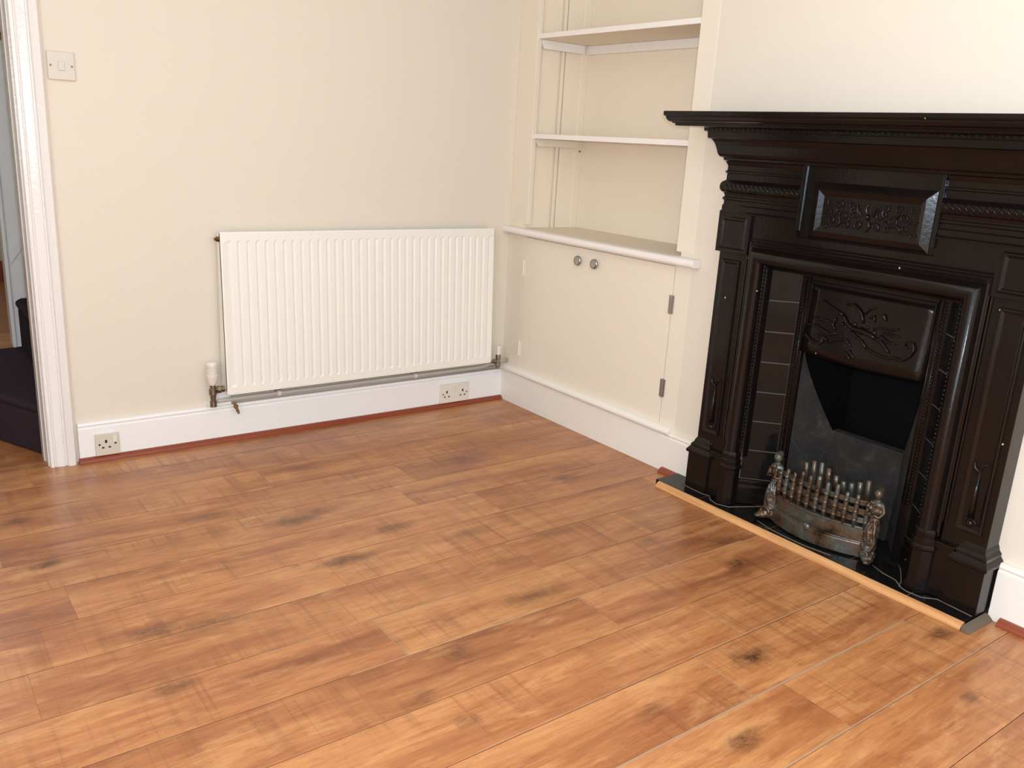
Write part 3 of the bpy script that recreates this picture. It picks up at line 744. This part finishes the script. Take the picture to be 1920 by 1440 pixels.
# scrolling plant ornament on the hood, (u,z) in metres
def px(u, v):   # ornament drawn on a 300 x 190 grid over the hood
    return (1.5148+.0017176*u+.00029*v-.012, .7825+.0003544*u-.0015865*v)
orn = [
 [(70,32,1),(85,45,1.5),(100,55,2.5),(110,62,3)], [(110,62,3),(118,78,3.5),(130,88,4),(146,92,5),(160,98,4.5),(172,106,4)],
 [(118,42,1.5),(130,42,2),(140,52,2.5),(146,64,2.5),(148,78,2)], [(36,95,1.5),(42,105,1.8),(52,112,2),(64,116,2),(72,112,1.5),(70,100,1.2),(60,98,1)],
 [(36,80,1.2),(50,78,1.5),(62,84,2.2),(75,92,2.2),(86,98,2),(100,96,1.5)], [(82,113,1.5),(100,108,1.8),(118,108,1.8),(124,116,1.5),(128,122,1.2)],
 [(126,92,2),(136,102,2.5),(148,112,2.5),(156,124,2.5)], [(156,124,2.2),(170,132,2.2),(184,138,2.2),(196,142,2.2),(206,140,2),(220,145,2.2),(232,138,2),(240,126,2),(238,114,1.8),(226,112,1.5),(222,120,1.2),(230,124,1)],
 [(172,106,3),(182,112,3),(190,122,2),(198,132,1.5)], [(168,88,1.5),(184,88,1.5),(198,92,1.5),(212,88,1.2)], [(180,100,1.5),(194,112,1.8),(208,117,1.5)], [(160,68,1.8),(168,64,1.5),(169,76,1.5)],
 [(184,62,3),(186,68,3.2),(190,74,1.5)], [(54,64,1.5),(62,70,2),(72,70,2),(84,74,1.5)], [(112,72,2),(104,76,2),(112,80,2)], [(126,128,1.5),(130,136,2.2),(136,144,1.5)], [(118,130,1.5),(124,140,2),(128,146,1.2)],
 [(66,100,2),(74,104,2.2),(80,110,2)], [(150,60,1.5),(160,52,1.2),(170,50,1)], [(96,66,1.2),(90,80,1.5),(96,90,1.5)], [(186,96,1.2),(200,100,1.4),(214,104,1.1)]]
bm = B()
for st_ in orn:
    P = []; rr = []
    for j in range(len(st_)-1):
        for k in range(3):
            f_ = k/3; a = st_[j]; b = st_[j+1]; uu = a[0]+(b[0]-a[0])*f_; vv = a[1]+(b[1]-a[1])*f_
            q = px(uu, vv); P.append(W(q[0], DI+.003+.016*max(0, (.806-q[1])/.222)**2+.006*max(0, (.806-q[1])/.222), q[1])); rr.append((a[2]+(b[2]-a[2])*f_)*.0016+.001)
    q = px(*st_[-1][:2]); P.append(W(q[0], DI+.003+.02*max(0, (.806-q[1])/.222)**2, q[1])); rr.append(st_[-1][2]*.001+.0005)
    tube(bm, P, rr, 6)
for (x, y, r) in ((145, 92, .013), (168, 96, .008), (132, 80, .008), (52, 112, .005), (186, 66, .006), (120, 82, .006), (156, 86, .006), (178, 108, .007)):
    q = px(x, y); sphere(bm, W(q[0], DI+.008, q[1]), r, (.55, 1, 1), 2)
obj('plant_relief', bm, 'iron', hood, smooth=True)
# firebox
bm = B()
for s in (0, 1):
    g = (lambda a: a) if s == 0 else (lambda a: 2*UC-a)
    rings = []
    n = 10
    for k in range(n+1):
        t_ = k/n; u = 1.578+(1.660-1.578)*t_; d = DI-.012+(-.150-(DI-.012))*t_; zt = .590-(.590-.314)*(t_**.8)
        rings.append([W(g(u), d, HZ+.003), W(g(u), d, zt), W(g(u-.012), d-.006, zt), W(g(u-.012), d-.006, HZ+.003)])
    loft(bm, rings)
obj('firebox_cheeks', bm, 'brick', FP, smooth=False)
bm = B()
loft(bm, [[W(1.655, -.125-.02*k, z), W(1.915, -.125-.02*k, z), W(1.915, -.19, z), W(1.655, -.19, z)] for k, z in ((.0, HZ+.003), (.9, .20), (1.25, .314))])
obj('fireback', bm, 'brick', FP, bevel=.004)
bm = B()  # near-black lining of the flue cavity
u0, u1, d1, zt = 1.525, 2.065, -.44, .865
box(bm, .435, .445, -u1, -u0, 0.0, .868); box(bm, .055, .44, -u0-.004, -u0, 0.0, .868); box(bm, .055, .44, -u1, -u1+.004, 0.0, .868); box(bm, .055, .44, -u1, -u0, .862, .868); box(bm, .0, .44, -u1, -u0, HZ-.016, HZ-.004)
obj('flue_lining', bm, 'flue_black', FP)

# ================================================================== GRATE FRONT
GF = thing('grate_fret', 'tarnished bronze bow-fronted grate fret with a draped statuette at each end', 'fire grate', (-.07, -UC, HZ))
GU0, GU1 = 1.612, 1.956; GC = (GU0+GU1)/2; gh = (GU1-GU0)/2
def bow(t_, bulge, d0): # t in -1..1
    return (GC+gh*t_, d0-.008*t_+bulge*(1-t_*t_))
def band(bm, z0, z1, bulge, d0, th, t0=-.97, t1=.97, n=22, zc=0.0):
    rings = []
    for i in range(n+1):
        t_ = t0+(t1-t0)*i/n; u, d = bow(t_, bulge, d0); lift = zc*(1-t_*t_)
        rings.append([W(u, d, z0), W(u, d, z1+lift), W(u, d-th, z1+lift), W(u, d-th, z0)])
    loft(bm, rings)
bm = B(); band(bm, HZ+.004, HZ+.050, .050, .052, .010); obj('lower_apron', bm, 'bronze', GF, bevel=.003)
bm = B(); band(bm, HZ+.050, HZ+.095, .038, .044, .010); band(bm, HZ+.092, HZ+.099, .041, .047, .014); band(bm, HZ+.048, HZ+.054, .046, .050, .014); obj('upper_apron', bm, 'bronze', GF, bevel=.0015)
u_, d_ = bow(-.05, .050, .052)
bm = B(); sphere(bm, W(u_, d_-.004, HZ+.050), .014, (.6, 1, 1), 2); obj('apron_boss', bm, 'bronze', GF, smooth=True)
bm = B()
for (z0, z1) in ((.112, .122), (.138, .150), (.168, .178)): band(bm, HZ+z0-.003, HZ+z1+.003, .034, .041, .008)
obj('cross_rail', bm, 'bronze', GF, bevel=.001)
for i in range(11):
    t_ = -.88+i*1.76/10; u, d = bow(t_, .038, .043); h = .190+.022*math.cos(t_*2.2)+(.008 if i % 2 else 0)
    bm = B(); tube(bm, [W(u, d, HZ+.094), W(u, d+.003, HZ+.13), W(u, d, HZ+.165), W(u, d-.002, HZ+h-.012), W(u, d-.002, HZ+h)], [.0065, .0082, .0070, .0080, .0060], 8)
    for z in (.117, .144, .173): sphere(bm, W(u, d+.002, HZ+z), .0098, (1, 1, .9), 1)
    obj('upright', bm, 'bronze', GF, smooth=True)
def statuette(u, d, sgn):
    bm = B(); P = lambda du, dd_, z: Vector(W(u+du*sgn, d+dd_, HZ+z+.005))
    # scrolled foot reaching outwards
    for (a, b, z, r, sc) in ((0, .012, .018, .022, (1, 1, .8)), (-.012, .030, .014, .016, (1.1, 1, .8)), (-.020, .044, .010, .010, (1.3, 1, .7)), (.004, .006, .042, .021, (1, 1, .9)), (0, .010, .062, .017, (1, 1, 1)), (.002, .004, .080, .019, (1, 1, 1)),
                             (0, .0, .100, .018, (1, 1, 1.1)), (0, -.002, .122, .0165, (1, 1, 1.1)), (0, .0, .142, .013, (.9, 1, 1)), (0, .002, .160, .0155, (.9, 1.1, 1)), (0, .002, .178, .0165, (.8, 1.2, .8)), (0, .002, .194, .007, (1, 1, 1.2))):
        sphere(bm, P(a, b, z), r*1.18, sc, 2)
    for i in range(46):
        zz = random.uniform(.012, .19); aa = random.uniform(0, 6.28); sphere(bm, P(.017*math.cos(aa)-(.01 if zz < .04 else 0), .006+.017*math.sin(aa)+(.014 if zz < .04 else 0), zz), random.uniform(.003, .0065), (1, 1, 1.4), 1)
    sphere(bm, P(0, .004, .212), .0155, (1, .95, 1.15), 2); sphere(bm, P(0, -.004, .222), .0125, (1, 1, .9), 2); sphere(bm, P(0, .017, .211), .004, (1, 1, 1), 1)
    for q in (-1, 1):
        tube(bm, [P(q*.017, .002, .182), P(q*.026, .006, .160), P(q*.020, .022, .146), P(q*.006, .026, .152)], [.006, .0055, .005, .0045], 8)
        tube(bm, [P(q*.010, .014, .118), P(q*.014, .020, .090), P(q*.018, .016, .062), P(q*.012, .026, .036)], [.005, .006, .006, .004], 6)
    tube(bm, [P(-.004, .018, .128), P(.004, .024, .100), P(-.004, .026, .072), P(.004, .026, .048)], [.004, .006, .006, .004], 6)
    scroll(bm, u-.006*sgn, HZ+.030, .020, d+.034, 1.2, 0, sgn, .005)
    o = obj('statuette', bm, 'bronze', GF, smooth=True)
    r = o.modifiers.new('r', 'REMESH'); r.mode = 'VOXEL'; r.voxel_size = .0022; r.use_smooth_shade = True
statuette(GU0-.004, .046, 1); statuette(GU1+.004, .038, -1)
# basket behind the fret
GB = thing('fire_basket', 'rusty fire basket with finger bars behind the bronze fret', 'fire basket', (.05, -UC, HZ))
bm = B()
for k in (0, .5, 1): tube(bm, [W(1.665, .02-.10*k, HZ+.11), W(1.90, .02-.10*k, HZ+.11)], .005, 8)
for u in (1.670, 1.895): tube(bm, [W(u, .02, HZ+.11), W(u, -.08, HZ+.11)], .005, 8)
for (u, d) in ((1.670, .02), (1.895, .02), (1.670, -.08), (1.895, -.08)): tube(bm, [W(u, d, HZ+.002), W(u, d, HZ+.11)], .005, 8)
obj('bottom_grid', bm, 'bronze', GB)
for i in range(9):
    u = 1.672+i*.0275
    bm = B(); tube(bm, [W(u, -.03, HZ+.11), W(u+.004, -.012, HZ+.17), W(u+.006, -.004, HZ+.215+.018*math.sin(i*.9))], [.008, .0095, .0085], 8)
    obj('finger_bar', bm, 'bronze', GB, smooth=True)

# ================================================================== HEARTH
HR = thing('hearth', 'flush black tiled hearth slab below the fireplace', 'hearth', (-.07, -1.75, 0))
bm = B()
cuts = [1.166, 1.395, 1.64, 1.93, 2.13, 2.303]
pl = [(1.166, 1.37), (1.3725, 1.655), (1.6575, 1.925), (1.9275, 2.14), (2.1425, 2.303)]
for a, b in pl: loft(bm, [[W(a, .0005, z), W(a, .136, z), W(b, .136, z), W(b, .0005, z)] for z in (.0008, HZ)])
o = obj('hearth_tiles', bm, 'tile', HR, bevel=.001)
bm = B(); box(bm, -.135, -.0005, -2.302, -1.167, .0006, HZ-.0012); obj('joint_bed', bm, 'grout', HR)
bm = B() # line of grey mortar round the feet of the surround
def mort(pts, r=.0022): tube(bm, [W(u, d, HZ+.0004) for u, d in pts], .0018, 6)
mort([(1.252, D0+.010), (1.30, D0+.013), (1.352, D0+.014)]); mort([(1.352, D0+.014), (1.375, D0+.006), (1.400, D0+.030), (1.436, D0+.040), (1.475, D0+.022), (1.52, .012), (1.545, -.02)])
mort([(2*UC-1.545, -.02), (2.05, .01), (2.09, D0+.0), (2.10, D0+.03), (2.13, D0+.040), (2.17, D0+.036), (2.20, D0+.006), (2.30, D0+.014)], .0028); mort([(1.985, .055), (2.03, .075), (2.075, .082), (2.105, .108)], .0022)
mort([(1.60, .104), (1.66, .120), (1.72, .126), (1.80, .126), (1.88, .112)], .0012)
obj('mortar_line', bm, 'grout', HR, smooth=True)
bm = B(); extr(bm, [(-.137, .0006), (-.137, .0195), (-.142, .0205), (-.150, .0165), (-.159, .006), (-.160, .0006)], 'y', -2.304, -1.186)
tag(obj('hearth_edging', bm, 'oak', bevel=.001), 'long light oak edging strip along the front of the black hearth', 'edging strip')
bm = B(); extr(bm, [(-2.306, .0006), (-2.306, .016), (-2.318, .012), (-2.330, .0006)], 'x', -.158, -.026)
tag(obj('hearth_edging', bm, 'grout', bevel=.001), 'short dusty grey edging strip closing the right end of the hearth', 'edging strip')
